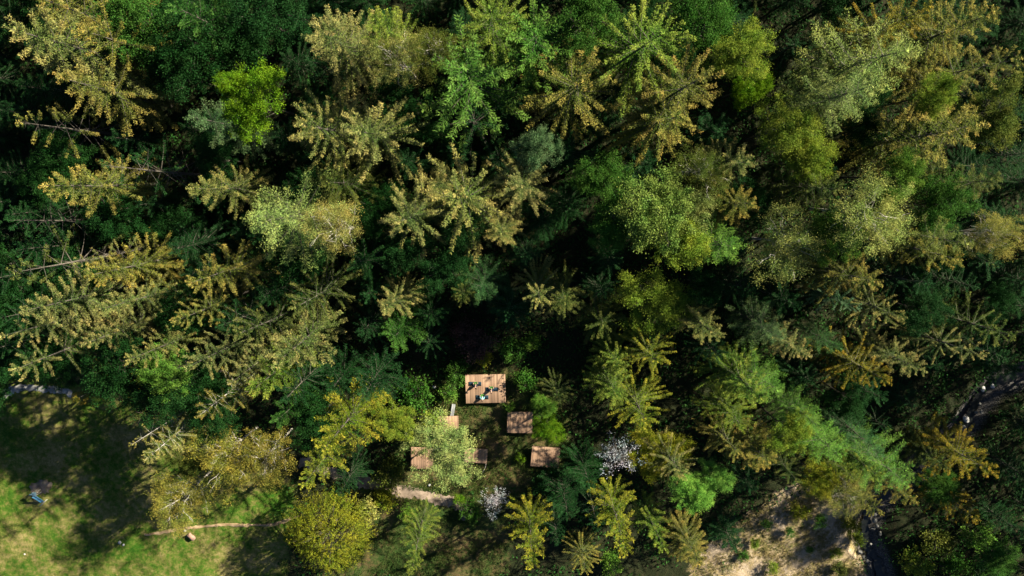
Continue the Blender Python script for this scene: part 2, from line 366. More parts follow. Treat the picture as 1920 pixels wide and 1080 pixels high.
# ------------------------------------------------------------------ tree builders: each kind gives (trunk mesh, crown mesh) made for a stated height and crown radius
def conifer(seed, h=24., R=5., n=50, twig=.31, spacing=.072, ll=.16, lw=.047, a_top=.75, a_low=-.32, curl=.12, low=.84, dens=1.0, flat=.6, droop=-.4, k=4, jit=.42, full=.6, mat=None, sparse=0.0, name='crown', skirt=22, whorl=5):
    rng = np.random.default_rng(seed)
    cb, tb = MB(), MB()
    wob = rng.normal(0, .12, 2)
    zz = np.linspace(-.4, h, 9)
    ax = lambda z: np.stack([wob[0] * np.sin(z / h * 3), wob[1] * np.sin(z / h * 4), z], -1)
    tube(tb, ax(zz), 0.0095 * h * (1 - zz / h * .97).clip(.02), 7)
    for i in range(n + skirt):
        if i < n:
            if i % whorl == 0: waz, wd = rng.uniform(0, 2 * PI), rng.uniform(.1, .9)
            d = .012 + (low - .012) * ((i // whorl + wd) * whorl / n) ** .95 + rng.normal(0, .006)
            d = max(.01, d)
        else: d = rng.uniform(.45, .9)
        z = h * (1 - d)
        L = R * min(1, d / full) ** .78 * rng.uniform(.68, 1.14) + .15
        if d > .62: L *= 1 - .45 * (d - .62) / .38
        if rng.random() < .06: L *= .6
        az = waz + (i % whorl) * 2 * PI / whorl + rng.normal(0, .2) if i < n else i * 2.39996 + rng.normal(0, .3)
        a = a_low + (a_top - a_low) * (1 - min(d / .55, 1)) ** 1.3 + rng.normal(0, .07)
        bend = rng.normal(0, .12)
        dh = np.array([math.cos(az), math.sin(az), 0]); sd = np.array([-math.sin(az), math.cos(az), 0])
        base = ax(np.array(z))
        def P(s): return base + L * (s[:, None] * dh * .96 + (bend * s * s)[:, None] * sd + (a * s + curl * s * s)[:, None] * np.array([0, 0, 1.]))
        s5 = np.linspace(0, 1, 5)
        tube(tb, P(s5), (.010 * L + .012) * (1.08 - s5), 3, cap=False)
        if rng.random() < sparse: continue
        m = max(3, int(L * dens / spacing))
        s = np.sort(rng.uniform(.10 if sparse == 0 else .35, 1, m)) if sparse else np.linspace(.05, 1, m) + rng.normal(0, .02, m)
        p = P(s); T = unit(P(s + .03) - p)
        for sg in (-1, 1):
            lat = np.cross(T, [0, 0, 1.]) * sg
            td = unit(T * .62 + lat * .8 + np.array([0, 0, droop]) + rng.normal(0, .16, (m, 3)))
            tl = twig * (.5 + .62 * np.sin(np.clip(s, 0, 1) * PI * .82 + .25)) * rng.uniform(.55, 1.2, m) * min(1, .35 + L / 3.5)
            j = (np.arange(k) + .15) / k
            Q = (p[:, None] + td[:, None] * (tl[:, None] * j[None])[..., None]).reshape(-1, 3) + rng.normal(0, .03, (m * k, 3))
            D = np.repeat(td, k, 0) + rng.normal(0, jit, (m * k, 3))
            leaves(cb, Q, D, ll * rng.uniform(.7, 1.25, m * k), lw * rng.uniform(.75, 1.3, m * k), rng, np.repeat(np.clip(s, 0, 1) ** 1.5, k), flat)
        leaves(cb, p, T + rng.normal(0, jit, (m, 3)), ll * 1.1, lw * 1.2, rng, np.clip(s, 0, 1), flat)
    # the leader
    kk = 26; zt = rng.uniform(h - 1.3, h + .1, kk)
    D = rng.normal(0, 1, (kk, 3)); D[:, 2] = .7
    leaves(cb, ax(zt), D, .3, .1, rng, .9, 1.0)
    return tb.mesh('trunk', None, True, False), cb.mesh(name)

def larch(seed, h=22., R=4., **k): 
    return conifer(seed, h, R, n=60, twig=.55, spacing=.09, ll=.14, lw=.034, a_top=.6, a_low=-.12, curl=.10, low=.8, flat=1.2, droop=-.3, k=6, jit=.7, full=.55, **k)

def broadleaf(seed, h=16., R=4.5, n=165, per=165, cr=.55, ll=.155, lw=.105, squash=.8, limb=30, gap=.0, lobes=5, down=-.2, stray=.05):
    rng = np.random.default_rng(seed)
    cb, tb = MB(), MB()
    c0 = np.array([0, 0, h - R * squash])
    lob = [(unit(rng.normal(0, 1, 3) * np.array([1, 1, .5])) * R * rng.uniform(.35, .6), R * rng.uniform(.42, .62)) for _ in range(lobes)] + [(np.zeros(3), R * .66)]
    cs = []
    while len(cs) < n:
        c, r = lob[rng.integers(len(lob))]
        d = unit(rng.normal(0, 1, 3))
        if d[2] < -.45 and rng.random() < .7: continue
        q = c + d * r * rng.uniform(.72, 1.08) * (1 if rng.random() > .22 else rng.uniform(.3, .8))
        cs.append(c0 + q * np.array([1, 1, squash]))
    cs = np.array(cs)
    th = c0[2] + R * .1
    zt = np.linspace(-.4, 1, 8); wob = rng.normal(0, .25, 2)
    pts = np.stack([wob[0] * np.sin(zt * 3), wob[1] * np.sin(zt * 2.5), zt * th], 1)
    tube(tb, pts, (.009 * h + .03) * (1.05 - .75 * zt.clip(0)), 8)
    for i in rng.choice(n, limb, replace=False):
        e = cs[i]; f_ = rng.uniform(.45, .98); b0 = np.array([np.interp(f_, zt, pts[:, 0]), np.interp(f_, zt, pts[:, 1]), f_ * th])
        u = np.linspace(0, 1, 6)[:, None]
        mid = (b0 + e) / 2 + np.array([0, 0, .12 * R]) + rng.normal(0, .08 * R, 3)
        cur = (1 - u) ** 2 * b0 + 2 * u * (1 - u) * mid + u * u * e
        cur[1:-1] += rng.normal(0, .03 * R, (4, 3))
        tube(tb, cur, (.0035 * h + .015) * (1.05 - u[:, 0]), 4, cap=False)
        for _ in range(3):
            v0 = cur[rng.integers(2, 5)]; v1 = v0 + unit(e - b0 + rng.normal(0, R * .5, 3)) * R * rng.uniform(.15, .35)
            tube(tb, np.stack([v0, (v0 + v1) / 2 + rng.normal(0, .1, 3), v1]), [.03, .022, .008], 3, cap=False)
    for c in cs:
        m = int(per * rng.uniform(.5, 1.35)); r = cr * rng.uniform(.6, 1.3)
        out = unit(c - c0)
        P = c + rng.normal(0, 1, (m, 3)) * r * np.array([.55, .55, .38]) + out * rng.normal(0, r * .3, (m, 1))
        D = rng.normal(0, .8, (m, 3)) + out * .7 + np.array([0, 0, down])
        leaves(cb, P, D, ll * rng.uniform(.6, 1.3, m), lw * rng.uniform(.7, 1.3, m), rng, np.clip(.5 + (P - c) @ out / r * .5, 0, 1), .7)
    return tb.mesh('trunk', None, True, False), cb.mesh('crown')

def weeper(seed, h=8., R=5.5, strands=1500, ll=.22, lw=.06, per=16, upright=0.0):
    rng = np.random.default_rng(seed)
    cb, tb = MB(), MB()
    zt = np.linspace(-.4, h * .6, 5); tube(tb, np.stack([0 * zt, 0 * zt, zt], 1), [.32, .28, .26, .2, .14], 8)
    lump = rng.normal(0, 1, (7, 3)); lump = unit(lump)
    for i in range(strands):
        u = rng.random(); az = rng.uniform(0, 2 * PI); ph = math.acos(1 - u * .95)
        d = np.array([math.sin(ph) * math.cos(az), math.sin(ph) * math.sin(az), math.cos(ph)])
        rad = .80 + .20 * np.max(lump @ d) + rng.normal(0, .05)
        p0 = np.array([0, 0, h * .38]) + d * np.array([R, R, h * .62]) * rad * rng.uniform(.55, .92)
        L = rng.uniform(.9, 1.9); s = np.linspace(0, 1, per)
        out = np.array([d[0], d[1], .25 + upright])
        sp = p0 + s[:, None] * out * L * .75 + (-(1 - upright) * .55 * L * s * s)[:, None] * np.array([0, 0, 1.]) + rng.normal(0, .06, (per, 3))
        T = unit(np.gradient(sp, axis=0))
        leaves(cb, sp, T + rng.normal(0, .5, (per, 3)), ll * rng.uniform(.7, 1.2, per), lw * rng.uniform(.8, 1.3, per), rng, s, .8)
        if i % 9 == 0:
            c = np.array([0, 0, h * .35]); uu = np.linspace(0, 1, 4)[:, None]
            tube(tb, c * (1 - uu) + p0 * uu + np.array([0, 0, .3]) * np.sin(uu * PI), [.09, .06, .035, .01], 3, cap=False)
    return tb.mesh('trunk', None, True, False), cb.mesh('crown')

PROTO = {
 'S': [conifer(100 + i, n=(50, 60, 55, 66)[i % 4], twig=.26 + .035 * (i % 4), curl=.02 + .07 * (i % 3), a_low=-.18 - .09 * (i % 5), a_top=.55 + .15 * (i % 3), full=.5 + .06 * (i % 4), droop=-.2 - .12 * (i % 3), whorl=(5, 5, 6, 4)[(i // 2) % 4]) for i in range(14)]
    + [conifer(150 + i, n=82, twig=.34, curl=.05, a_low=-.3 - .08 * i, a_top=.6, full=.62, skirt=30, whorl=6) for i in range(4)],   # spruce
 'F': [conifer(200 + i, n=45, twig=.42, spacing=.11, ll=.21, lw=.07, a_low=-.15 - .1 * (i % 2), curl=.18, flat=.35, jit=.22, k=4, droop=-.15) for i in range(5)],          # fir with flat fans
 'D': [conifer(300 + i, n=44, twig=.28, sparse=.2, dens=.7, a_low=-.3, curl=.05, skirt=8) for i in range(3)],   # thin, half bare spruce
 'L': [larch(400 + i, mat=None) for i in range(4)],
 'B': [broadleaf(500 + i, lobes=5 + i % 3) for i in range(5)],
 'A': [broadleaf(600 + i, n=140, per=140, cr=.62, ll=.135, lw=.08, limb=40, lobes=8) for i in range(3)],    # open crown, pale limbs showing
 'W': [weeper(700), weeper(701, h=9, R=4.4, strands=1500, ll=.2, lw=.06, upright=.75)],
 'P': [broadleaf(751, h=10, R=4.2, n=240, per=110, cr=.46, ll=.17, lw=.065, limb=50, lobes=10)],
 'X': [broadleaf(800 + i, h=7, R=3.2, n=75, per=26, cr=.5, ll=.15, lw=.12, limb=60, lobes=7) for i in range(2)],
 'U': [broadleaf(900 + i, h=3.2, R=2.2, n=46, per=46, cr=.5, ll=.24, lw=.16, limb=16, squash=.7) for i in range(3)],   # shrub
}
SIZE = {'S': (24, 5), 'F': (24, 5), 'D': (24, 5), 'L': (22, 4), 'B': (16, 4.5), 'A': (16, 4.5), 'W': None, 'P': (10, 4.2), 'X': (7, 3.2), 'U': (3.2, 2.2)}
NAME = {'S': 'spruce_tree', 'F': 'fir_tree', 'D': 'spruce_tree', 'L': 'larch_tree', 'B': 'broadleaf_tree', 'A': 'broadleaf_tree', 'W': 'willow_tree', 'P': 'willow_tree', 'X': 'blossom_tree', 'U': 'shrub'}
LMAT = {'S': M_NEEDLE, 'F': M_NEEDLE, 'D': M_NEEDLE, 'L': M_LARCH, 'B': M_LEAF, 'A': M_LEAF, 'W': M_LEAF, 'P': M_LEAF, 'X': M_FLOWER, 'U': M_LEAF}
BMAT = {'A': M_PALEBARK}
for k_, lst in PROTO.items():
    for tr_, cr_ in lst:
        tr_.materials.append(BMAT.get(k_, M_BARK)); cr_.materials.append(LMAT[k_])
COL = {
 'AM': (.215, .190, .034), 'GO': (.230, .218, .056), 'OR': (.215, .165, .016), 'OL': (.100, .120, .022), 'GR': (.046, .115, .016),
 'DG': (.014, .052, .011), 'LI': (.105, .200, .008), 'YG': (.165, .215, .025), 'PL': (.290, .350, .105), 'PG': (.150, .300, .050),  # DG is foliage darkened to stand for crowns in shade
 'BG': (.065, .155, .050), 'LG': (.095, .180, .024), 'YE': (.215, .215, .018), 'CR': (.235, .265, .070), 'SG': (.145, .198, .042), 'WH': (.50, .50, .53), 'RB': (.10, .055, .050), 'GG': (.110, .180, .068),
}
trng = random.Random(11)
BASES = []
# places that the photograph shows in the sun: no tree may stand high enough between them and the sun
LIT = [(*at(x_, y_, z_), z_) for x_, y_, z_ in ((876, 708, .6), (944, 708, .6), (944, 750, .6), (878, 750, .6), (908, 728, .6), (900, 855, .5), (785, 850, .5), (842, 846, 7), (1163, 862, 5), (928, 945, 3.5), (790, 930, 0), (1480, 1030, 0), (1430, 1060, 0), (1572, 858, 16.5), (1706, 905, 16.5), (1462, 742, 17.5), (1425, 745, 17.5), (1868, 895, 16),
       (1655, 402, 22.5), (1492, 465, 22.5), (1372, 462, 21.5), (1820, 465, 21), (1235, 385, 21), (1228, 560, 15), (1700, 78, 25.5), (1215, 790, 17), (335, 938, 12), (420, 862, 15), (492, 865, 14))]
SH = Vector((SUN_DIR.x, SUN_DIR.y)).normalized(); TE = math.tan(SUN_EL)
def blocks(X, Y, h, R, conif):
    for lx, ly, lz in LIT:
        dx, dy = X - lx, Y - ly; al = dx * SH.x + dy * SH.y; pe = abs(dx * SH.y - dy * SH.x)
        for off in (-.6 * R, 0, .6 * R):
            s = al + off
            if s < 1.5: continue
            zr = lz + s * TE
            if zr > h: continue
            rad = R * min(1, (h - zr) / h / .6) ** .8 if conif else R
            if math.hypot(pe, off) < rad * .85: return True
    return False
def tree(kind, px, py, h, R, colr, label, group=None, xy=None, var=None, tipfrac=1.0):
    """a tree whose tip (conifers) or crown middle (the rest) is where the photograph shows it"""
    lst = PROTO[kind]; pr = lst[(var if var is not None else trng.randrange(len(lst))) % len(lst)]
    sz = SIZE[kind] or ((8, 5.5) if pr is PROTO['W'][0] else (9, 4.4))
    if xy is None:
        if kind in 'SFD' and 480 < px < 1400 and py < 460: R *= 1.2
        if kind in 'SF' and px < 570 and 480 < py < 880: R *= 1.02; h *= 1.1
        zc = h if kind in 'SFDL' else h - R * .45
        X, Y = at(px, py, zc)
        if kind not in 'UXWP':
            h0 = h
            while h > 6 and blocks(X, Y, h, R, kind in 'SFDL'):
                h *= .95; X, Y = at(px, py, h if kind in 'SFDL' else h - R * .45)
            if h < h0: print('lowered', kind, px, py, round(h0, 1), round(h, 1)); R *= (H - h) / (H - h0)
    else: X, Y = xy
    BASES.append((X, Y, h))
    g = float(ground_z(X, Y))
    e = empty(NAME[kind], (X, Y, g), trng.uniform(0, 2 * PI))
    e.scale = (R / sz[1] * trng.uniform(.95, 1.05), R / sz[1] * trng.uniform(.95, 1.05), (h - g) / sz[0])
    if kind in 'SFDL': e.rotation_euler = (trng.uniform(-.03, .03), trng.uniform(-.03, .03), e.rotation_euler[2])
    tag(e, label, 'shrub' if kind == 'U' else 'tree', group)
    tk = link('trunk', pr[0], parent=e)
    if kind in 'SFD' and 'white trunk' in label:
        tk.material_slots[0].link = 'OBJECT'; tk.material_slots[0].material = M_PALEBARK
    c = link('crown', pr[1], parent=e)
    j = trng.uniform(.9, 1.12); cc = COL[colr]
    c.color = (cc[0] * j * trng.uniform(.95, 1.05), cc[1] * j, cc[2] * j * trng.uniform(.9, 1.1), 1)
    return e
T = tree
# ------------------------------------------------------------------ the trees one can tell apart, row by row
# upper left
T('S', 12, 45, 29, 7.0, 'GO', 'huge golden spruce with long bare trunk leaning into the upper left corner')
T('S', 45, -18, 27, 6.0, 'AM', 'amber spruce crown cut off by the top edge at far left')
T('S', 150, 40, 24, 5.5, 'AM', 'dull amber spruce behind the huge corner spruce at upper left')
T('S', 110, 150, 25, 5.5, 'AM', 'brown-gold spruce hanging below the huge corner spruce')
T('B', 238, 45, 19, 5.0, 'GR', 'dark broadleaf crown with sunlit green fringe near top edge, left')
T('B', 330, 60, 18, 5.2, 'DG', 'wide dark green broadleaf crown left of centre at the top edge')
T('B', 310, 130, 16, 4.5, 'DG', 'shaded broadleaf crown above the blue-green larch')
T('B', 430, 70, 16, 5.0, 'DG', 'dark green broadleaf crown above the lime-green tree')
T('F', 330, 5, 22, 4.5, 'GR', 'green fir cut by the top edge among dark broadleaf crowns')
T('B', 480, 20, 17, 5.0, 'DG', 'dark broadleaf crown at the top edge beside the spiky spruce')
T('B', 470, 188, 19, 4.4, 'LI', 'bright lime-green broadleaf tree in dark woodland, upper left')
T('B', 415, 150, 19, 1.9, 'LI', 'small lime-green side crown at upper left of the bright lime tree')
T('L', 355, 225, 26, 3.8, 'GG', 'soft blue-green larch left of the bright lime tree')
T('S', 600, 50, 26, 4.8, 'GO', 'spiky golden spruce star near the top edge, left of centre')
T('S', 582, 225, 24, 4.6, 'GO', 'golden spruce just right of the bright lime tree')
T('S', 668, 240, 24, 5.0, 'GO', 'golden spruce with dark right side beside the black gap')
T('D', 28, 225, 23, 5.0, 'AM', 'thin shaded spruce at left edge below the huge corner spruce')
T('D', 203, 322, 25, 4.5, 'DG', 'skeletal dark spruce with white leading shoots, left')
T('S', 75, 345, 24, 5.2, 'AM', 'wide amber spruce with comb-like hanging branches on the left')
T('D', 8, 423, 22, 5.0, 'DG', 'dark thin spruce star at the left edge under the comb-like amber spruce')
T('D', 12, 507, 23, 5.2, 'OL', 'thin spruce with white leading shoots at the left edge, half way down')
T('S', 340, 352, 25, 4.2, 'GO', 'pale gold spruce with brown shaded right side, beside the cream larch')
T('L', 470, 420, 28, 6.2, 'PL', 'large pale cream-green larch left of centre', var=1)
T('S', 618, 345, 20, 3.6, 'OL', 'olive spruce top above the pale yellow-green tree')
T('A', 612, 432, 22, 3.7, 'GO', 'pale yellow-green broadleaf crown right of the cream larch')
T('D', 133, 488, 21, 3.0, 'GO', 'tiny bare whitish spruce tip left of a golden spruce')
T('S', 165, 512, 22, 4.4, 'AM', 'golden spruce with fringed branches right of the tiny bare tip')
T('S', 358, 525, 24, 4.3, 'AM', 'dense round amber spruce below the pale gold spruce')
T('S', 555, 565, 22, 4.3, 'OL', 'spruce golden only on its lower left side, below the cream larch')
T('S', 38, 590, 22, 4.4, 'GO', 'bright golden spruce at the left edge above the fan-shaped spruce')
T('S', 2, 640, 21, 3.6, 'GO', 'golden spruce half cut off by the left edge')
T('S', 188, 592, 21, 3.3, 'GO', 'narrow golden spruce tip above a fan-shaped one, left')
T('S', 312, 608, 22, 3.0, 'AM', 'small amber spruce tip alone in dark wood, left')
T('S', 165, 645, 20, 3.8, 'GO', 'golden fan-shaped spruce with pale trunk, second from the left edge')
T('S', 28, 685, 20, 4.4, 'GO', 'golden fan-shaped spruce with pale trunk at the left edge above the meadow')
T('S', 240, 685, 21, 3.2, 'GO', 'golden spruce star beside a green broadleaf crown, left')
T('B', 292, 708, 18, 3.2, 'LG', 'green broadleaf crown between golden spruces above the meadow')
T('S', 352, 695, 21, 3.8, 'GO', 'golden spruce right of the green broadleaf crown above the meadow')
T('S', 448, 640, 22, 4.0, 'OL', 'dull olive spruce left of the fan-shaped golden spruce')
T('F', 508, 672, 23, 4.2, 'GO', 'golden fan-shaped fir with pale trunk, left of the dark firs')
T('S', 425, 712, 20, 3.4, 'GO', 'yellow spruce tip left of the clearing, above the amber bank')
T('F', 470, 735, 19, 3.8, 'YG', 'yellow-green fir with spread fans below the golden fan-shaped fir')
T('S', 135, 752, 15, 3.4, 'OR', 'orange spruce beside the grey gravel path')
T('S', 375, 775, 17, 3.5, 'AM', 'amber spruce above the bare white trunks')
T('S', 262, 855, 19, 3.6, 'GO', 'golden spruce with long white trunk reaching over the meadow')
T('D', 248, 838, 19, 2.8, 'AM', 'thin spruce with white trunk beside the one over the meadow')
T('B', 345, 868, 11, 2.6, 'OL', 'dark olive broadleaf between the white-trunked trees')
T('A', 418, 862, 16, 4.6, 'AM', 'amber tree with forked white limbs in the middle of the bank', var=0)
T('A', 492, 865, 15, 4.0, 'AM', 'amber tree with thin white limbs, right end of the bank', var=1)
T('A', 338, 938, 14, 4.8, 'AM', 'amber tree with branching white limbs lowest over the meadow', var=2)
T('F', 520, 790, 14, 3.6, 'GR', 'green fir in half shade behind the amber bank')
T('F', 615, 850, 23, 4.8, 'YE', 'golden fern-like fir with upswept fans left of the clearing')
T('F', 575, 912, 18, 3.2, 'YE', 'small golden fir with curved fans above the round willow')
T('F', 680, 735, 15, 4.2, 'DG', 'dark fir with arching fans left of the large deck')
T('F', 615, 728, 14, 3.8, 'DG', 'dark fir behind the golden fern-like fir')
# bottom, left to right
T('W', 612, 1010, 9.5, 6.1, 'YE', 'big round yellow-green willow at the bottom edge', var=0)
T('S', 765, 1075, 22, 3.0, 'YG', 'upright yellow-green fir right of the round willow')
T('B', 732, 800, 12, 3.0, 'YG', 'yellow-green broadleaf left of the pale round tree')
T('P', 836, 848, 9.5, 5.0, 'PL', 'pale silvery-green round tree covering decks in the clearing')
T('U', 812, 800, 6, 2.3, 'YG', 'leafy bush at upper left of the pale round tree')
T('U', 722, 885, 4, 2.8, 'OL', 'olive spreading bush left of the dappled deck')
T('U', 725, 935, 2.6, 2.2, 'YE', 'bright yellow bush left of the beige footpath')
T('U', 680, 968, 4.5, 2.0, 'GO', 'tan bush touching the round willow')
T('U', 765, 968, 2.5, 1.5, 'LG', 'low green bush below the beige footpath')
T('U', 862, 935, 1.6, 1.0, 'LI', 'small bright green bush at the footpath edge')
T('U', 880, 960, 2.2, 1.6, 'GR', 'green bush left of the white blossoming bush')
T('X', 928, 945, 4.5, 2.2, 'WH', 'small white-blossoming tree below the decks')
T('X', 1163, 860, 7, 3.3, 'WH', 'larger white-blossoming tree right of the decks')
T('U', 1030, 915, 3.6, 3.0, 'DG', 'dark bush below the rightmost deck')
T('F', 1000, 1060, 21, 3.5, 'YE', 'golden fern-like fir at the bottom edge, centre')
T('F', 1180, 1036, 21, 3.5, 'YE', 'golden fern-like fir right of the centre, near the bottom edge')
T('F', 1245, 1035, 16, 2.8, 'YG', 'yellow-green narrow fir beside the fern-like fir')
T('S', 1310, 1060, 12, 3.6, 'AM', 'amber spruce at the bottom edge left of the sandy bank')
T('S', 1095, 1075, 10, 3.0, 'AM', 'amber spruce cut by the bottom edge between two fern-like firs')
T('U', 1140, 1062, 3, 2.0, 'LG', 'green bush at the bottom edge between the fern-like firs')
T('B', 1300, 935, 12, 3.0, 'PG', 'fresh green broadleaf right of the golden mass beside the white blossom')
T('B', 1029, 808, 10, 2.4, 'LI', 'lime-green broadleaf standing between two small decks', var=2)
T('B', 1020, 768, 9, 1.7, 'LG', 'green side crown at the right corner of the square deck')
T('S', 1215, 790, 18, 4.6, 'YE', 'yellow spruce with fanned top right of the clearing')
T('B', 1240, 850, 15, 4.0, 'YE', 'yellow dense crown right of the larger white blossom')
T('S', 1275, 895, 16, 3.6, 'GO', 'golden spruce tip below the yellow dense crown')
T('S', 1160, 745, 14, 3.8, 'YG', 'yellow-green spruce left of the yellow fanned spruce')
T('F', 1062, 965, 13, 3.6, 'DG', 'black-green fir in shade between the centre fern-like fir and the white blossom')
T('F', 1105, 905, 13, 3.4, 'DG', 'black-green fir left of the larger white blossom')
T('S', 1045, 1015, 11, 3.0, 'DG', 'black-green spruce touching the centre fern-like fir')
T('S', 1120, 985, 12, 3.2, 'DG', 'black-green spruce left of the right fern-like fir')
# lower right
T('S', 1425, 745, 18, 4.8, 'YG', 'pale branchy spruce right of centre, lower half')
T('L', 1462, 742, 18, 3.6, 'PG', 'fresh green larch touching the pale branchy spruce')
T('S', 1440, 868, 14, 4.6, 'AM', 'large amber spruce above the sandy bank')
T('S', 1392, 855, 14, 3.4, 'AM', 'dark amber spruce left of the large amber one above the sandy bank')
T('S', 1500, 900, 12, 3.0, 'OL', 'olive spruce at the upper rim of the sandy bank')
T('L', 1572, 858, 17, 4.1, 'PG', 'bright green larch, left one of two leaning lower right')
T('L', 1535, 800, 16, 2.8, 'PG', 'small green larch top above the left of two bright larches')
T('A', 1588, 930, 10, 3.3, 'GO', 'golden tan tree at the sandy bank right end')
T('L', 1706, 905, 17, 4.4, 'PG', 'bright green larch, right one of two leaning lower right')
T('L', 1660, 848, 16, 3.0, 'BG', 'dim green larch top above the right of two bright larches')
T('S', 1655, 965, 11, 2.6, 'AM', 'dark amber spruce beside the stream')
T('S', 1720, 945, 12, 2.8, 'AM', 'amber spruce tip below the right bright larch')
T('S', 1868, 895, 17, 4.2, 'OR', 'orange-gold spruce lit on its right side near the right edge')
T('S', 1838, 972, 14, 3.2, 'OR', 'smaller orange-gold spruce below the one near the right edge')
T('S', 1780, 880, 12, 3.2, 'OL', 'shaded olive spruce between the bright larch and the orange spruce')
T('B', 1880, 1050, 8, 3.6, 'GR', 'dark green broadleaf in the lower right corner')
T('U', 1760, 1010, 3.5, 2.6, 'OL', 'olive bush right of the stream')
T('U', 1720, 1060, 3.2, 2.4, 'YG', 'yellow-green bush at the bottom edge right of the stream')
T('U', 1800, 1062, 3.2, 2.4, 'GR', 'green bush at the bottom edge near the right corner')
T('U', 1840, 1010, 4, 2.2, 'LG', 'leafy bush below the orange-gold spruces')
T('B', 1485, 815, 13, 3.2, 'YG', 'bushy yellow-green crown between the pale branchy spruce and the bright larches')
T('S', 1395, 800, 15, 3.8, 'YG', 'yellow-green spruce under the pale branchy spruce, lower right')
T('L', 1600, 900, 14, 2.6, 'YG', 'yellow-green larch below the left of two bright larches')
T('B', 1540, 905, 11, 3.0, 'YE', 'yellow bushy crown above the top of the sandy bank')
T('S', 1650, 900, 14, 3.0, 'YG', 'yellow-green spruce between the two bright larches')
T('B', 1770, 925, 10, 2.8, 'GR', 'green bushy crown left of the smaller orange-gold spruce')
T('B', 1345, 905, 10, 2.6, 'PG', 'fresh green bushy crown left of the amber spruces above the sand')
# centre
T('S', 748, 402, 26, 4.8, 'GO', 'golden spruce star left of the large central star')
T('S', 868, 378, 27, 5.8, 'GO', 'large golden spruce star in the upper centre')
T('S', 812, 352, 25, 2.8, 'GO', 'small golden spruce top joined to the large central star on its left')
T('S', 942, 440, 21, 3.0, 'GO', 'golden spruce peeping out at lower right of the large central star')
T('S', 985, 340, 23, 3.9, 'GO', 'pale gold spruce under the round grey-green pine')
T('B', 1010, 272, 20, 2.8, 'GG', 'round grey-green crown with bristly tufts, upper centre', var=3)
T('F', 865, 118, 25, 6.2, 'LG', 'green fir with broad leafy fans, upper centre', var=1)
T('F', 1012, 42, 26, 5.0, 'LG', 'light green fir star at the top edge, centre')
T('D', 885, 215, 18, 5.0, 'DG', 'dark spruce star sunk in the black gap')
T('S', 698, 30, 24, 3.6, 'YG', 'yellow-green spruce with two hanging tails at the top edge')
T('A', 735, 95, 22, 3.3, 'GO', 'pale crown with arching white bare limbs near the top', var=1)
T('A', 808, 85, 21, 3.2, 'OL', 'olive crown with pinkish bare twigs near the top', var=2)
T('S', 915, 8, 25, 4.4, 'YG', 'yellow-green spruce cut by the top edge, centre left')
T('B', 1100, 28, 18, 4.2, 'GR', 'shaded green broadleaf at the top edge, centre')
T('S', 1088, 140, 27, 5.4, 'AM', 'amber spruce star in the upper centre right')
T('S', 1235, 42, 27, 5.6, 'YG', 'yellow-green spruce star with long branches at the top, right of centre')
T('S', 1325, 150, 28, 5.4, 'AM', 'dense amber spruce, broadest in the upper right half', var=0)
T('S', 1275, 200, 25, 4.6, 'AM', 'brownish spruce shoulder left of the dense amber spruce', var=4)
T('B', 1335, 30, 20, 4.4, 'GR', 'green broadleaf with white dead twigs at the top edge')
T('B', 1402, 88, 21, 3.7, 'YG', 'yellow-green leafy crown above the vivid green patch')
T('B', 1420, 155, 15, 2.6, 'LI', 'vivid green broadleaf right of the dense amber spruce')
T('B', 1130, 330, 15, 3.6, 'GR', 'green broadleaf left of the large light-green crown')
T('B', 1235, 385, 22, 5.4, 'SG', 'large light-green broadleaf crown right of centre', var=0)
T('B', 1275, 450, 20, 4.2, 'YG', 'yellowish lower crown joined to the large light-green one')
T('B', 1170, 430, 17, 3.8, 'GR', 'shaded green crown at lower left of the large light-green one')
T('L', 905, 540, 16, 3.4, 'BG', 'soft shaded green larch in the middle of the picture')
T('S', 868, 555, 14, 3.0, 'OL', 'small olive spruce left of the soft shaded larch')
T('S', 1015, 560, 21, 3.6, 'GO', 'spruce with golden left half in the middle of the picture')
T('S', 1062, 578, 18, 3.8, 'OL', 'olive spruce star right of the half-golden spruce')
T('S', 725, 588, 20, 3.3, 'GO', 'golden spruce top above a green fan-leaved tree, left of middle')
T('F', 738, 636, 15, 3.4, 'GR', 'green tree with pointed fans directly below a golden top')
T('B', 1228, 560, 18, 4.6, 'YG', 'yellow-lime broadleaf crown right of the middle', var=4)
T('S', 1135, 610, 16, 3.8, 'OL', 'olive spruce left of the yellow-lime crown')
T('S', 1160, 682, 17, 3.2, 'YG', 'yellow-green spruce top below the yellow-lime crown, left one')
T('S', 1235, 680, 18, 3.6, 'YE', 'yellow spruce top below the yellow-lime crown, right one')
T('B', 832, 505, 13, 3.4, 'DG', 'dark broadleaf with a few pale sprays below the large central star')
T('S', 670, 500, 17, 4.4, 'DG', 'dark green spruce below the pale yellow-green crown')
T('S', 1045, 745, 9, 3.0, 'OL', 'shaded spruce with gold tips right of the large deck')
T('B', 770, 470, 12, 3.8, 'DG', 'dark green broadleaf under the left golden star')
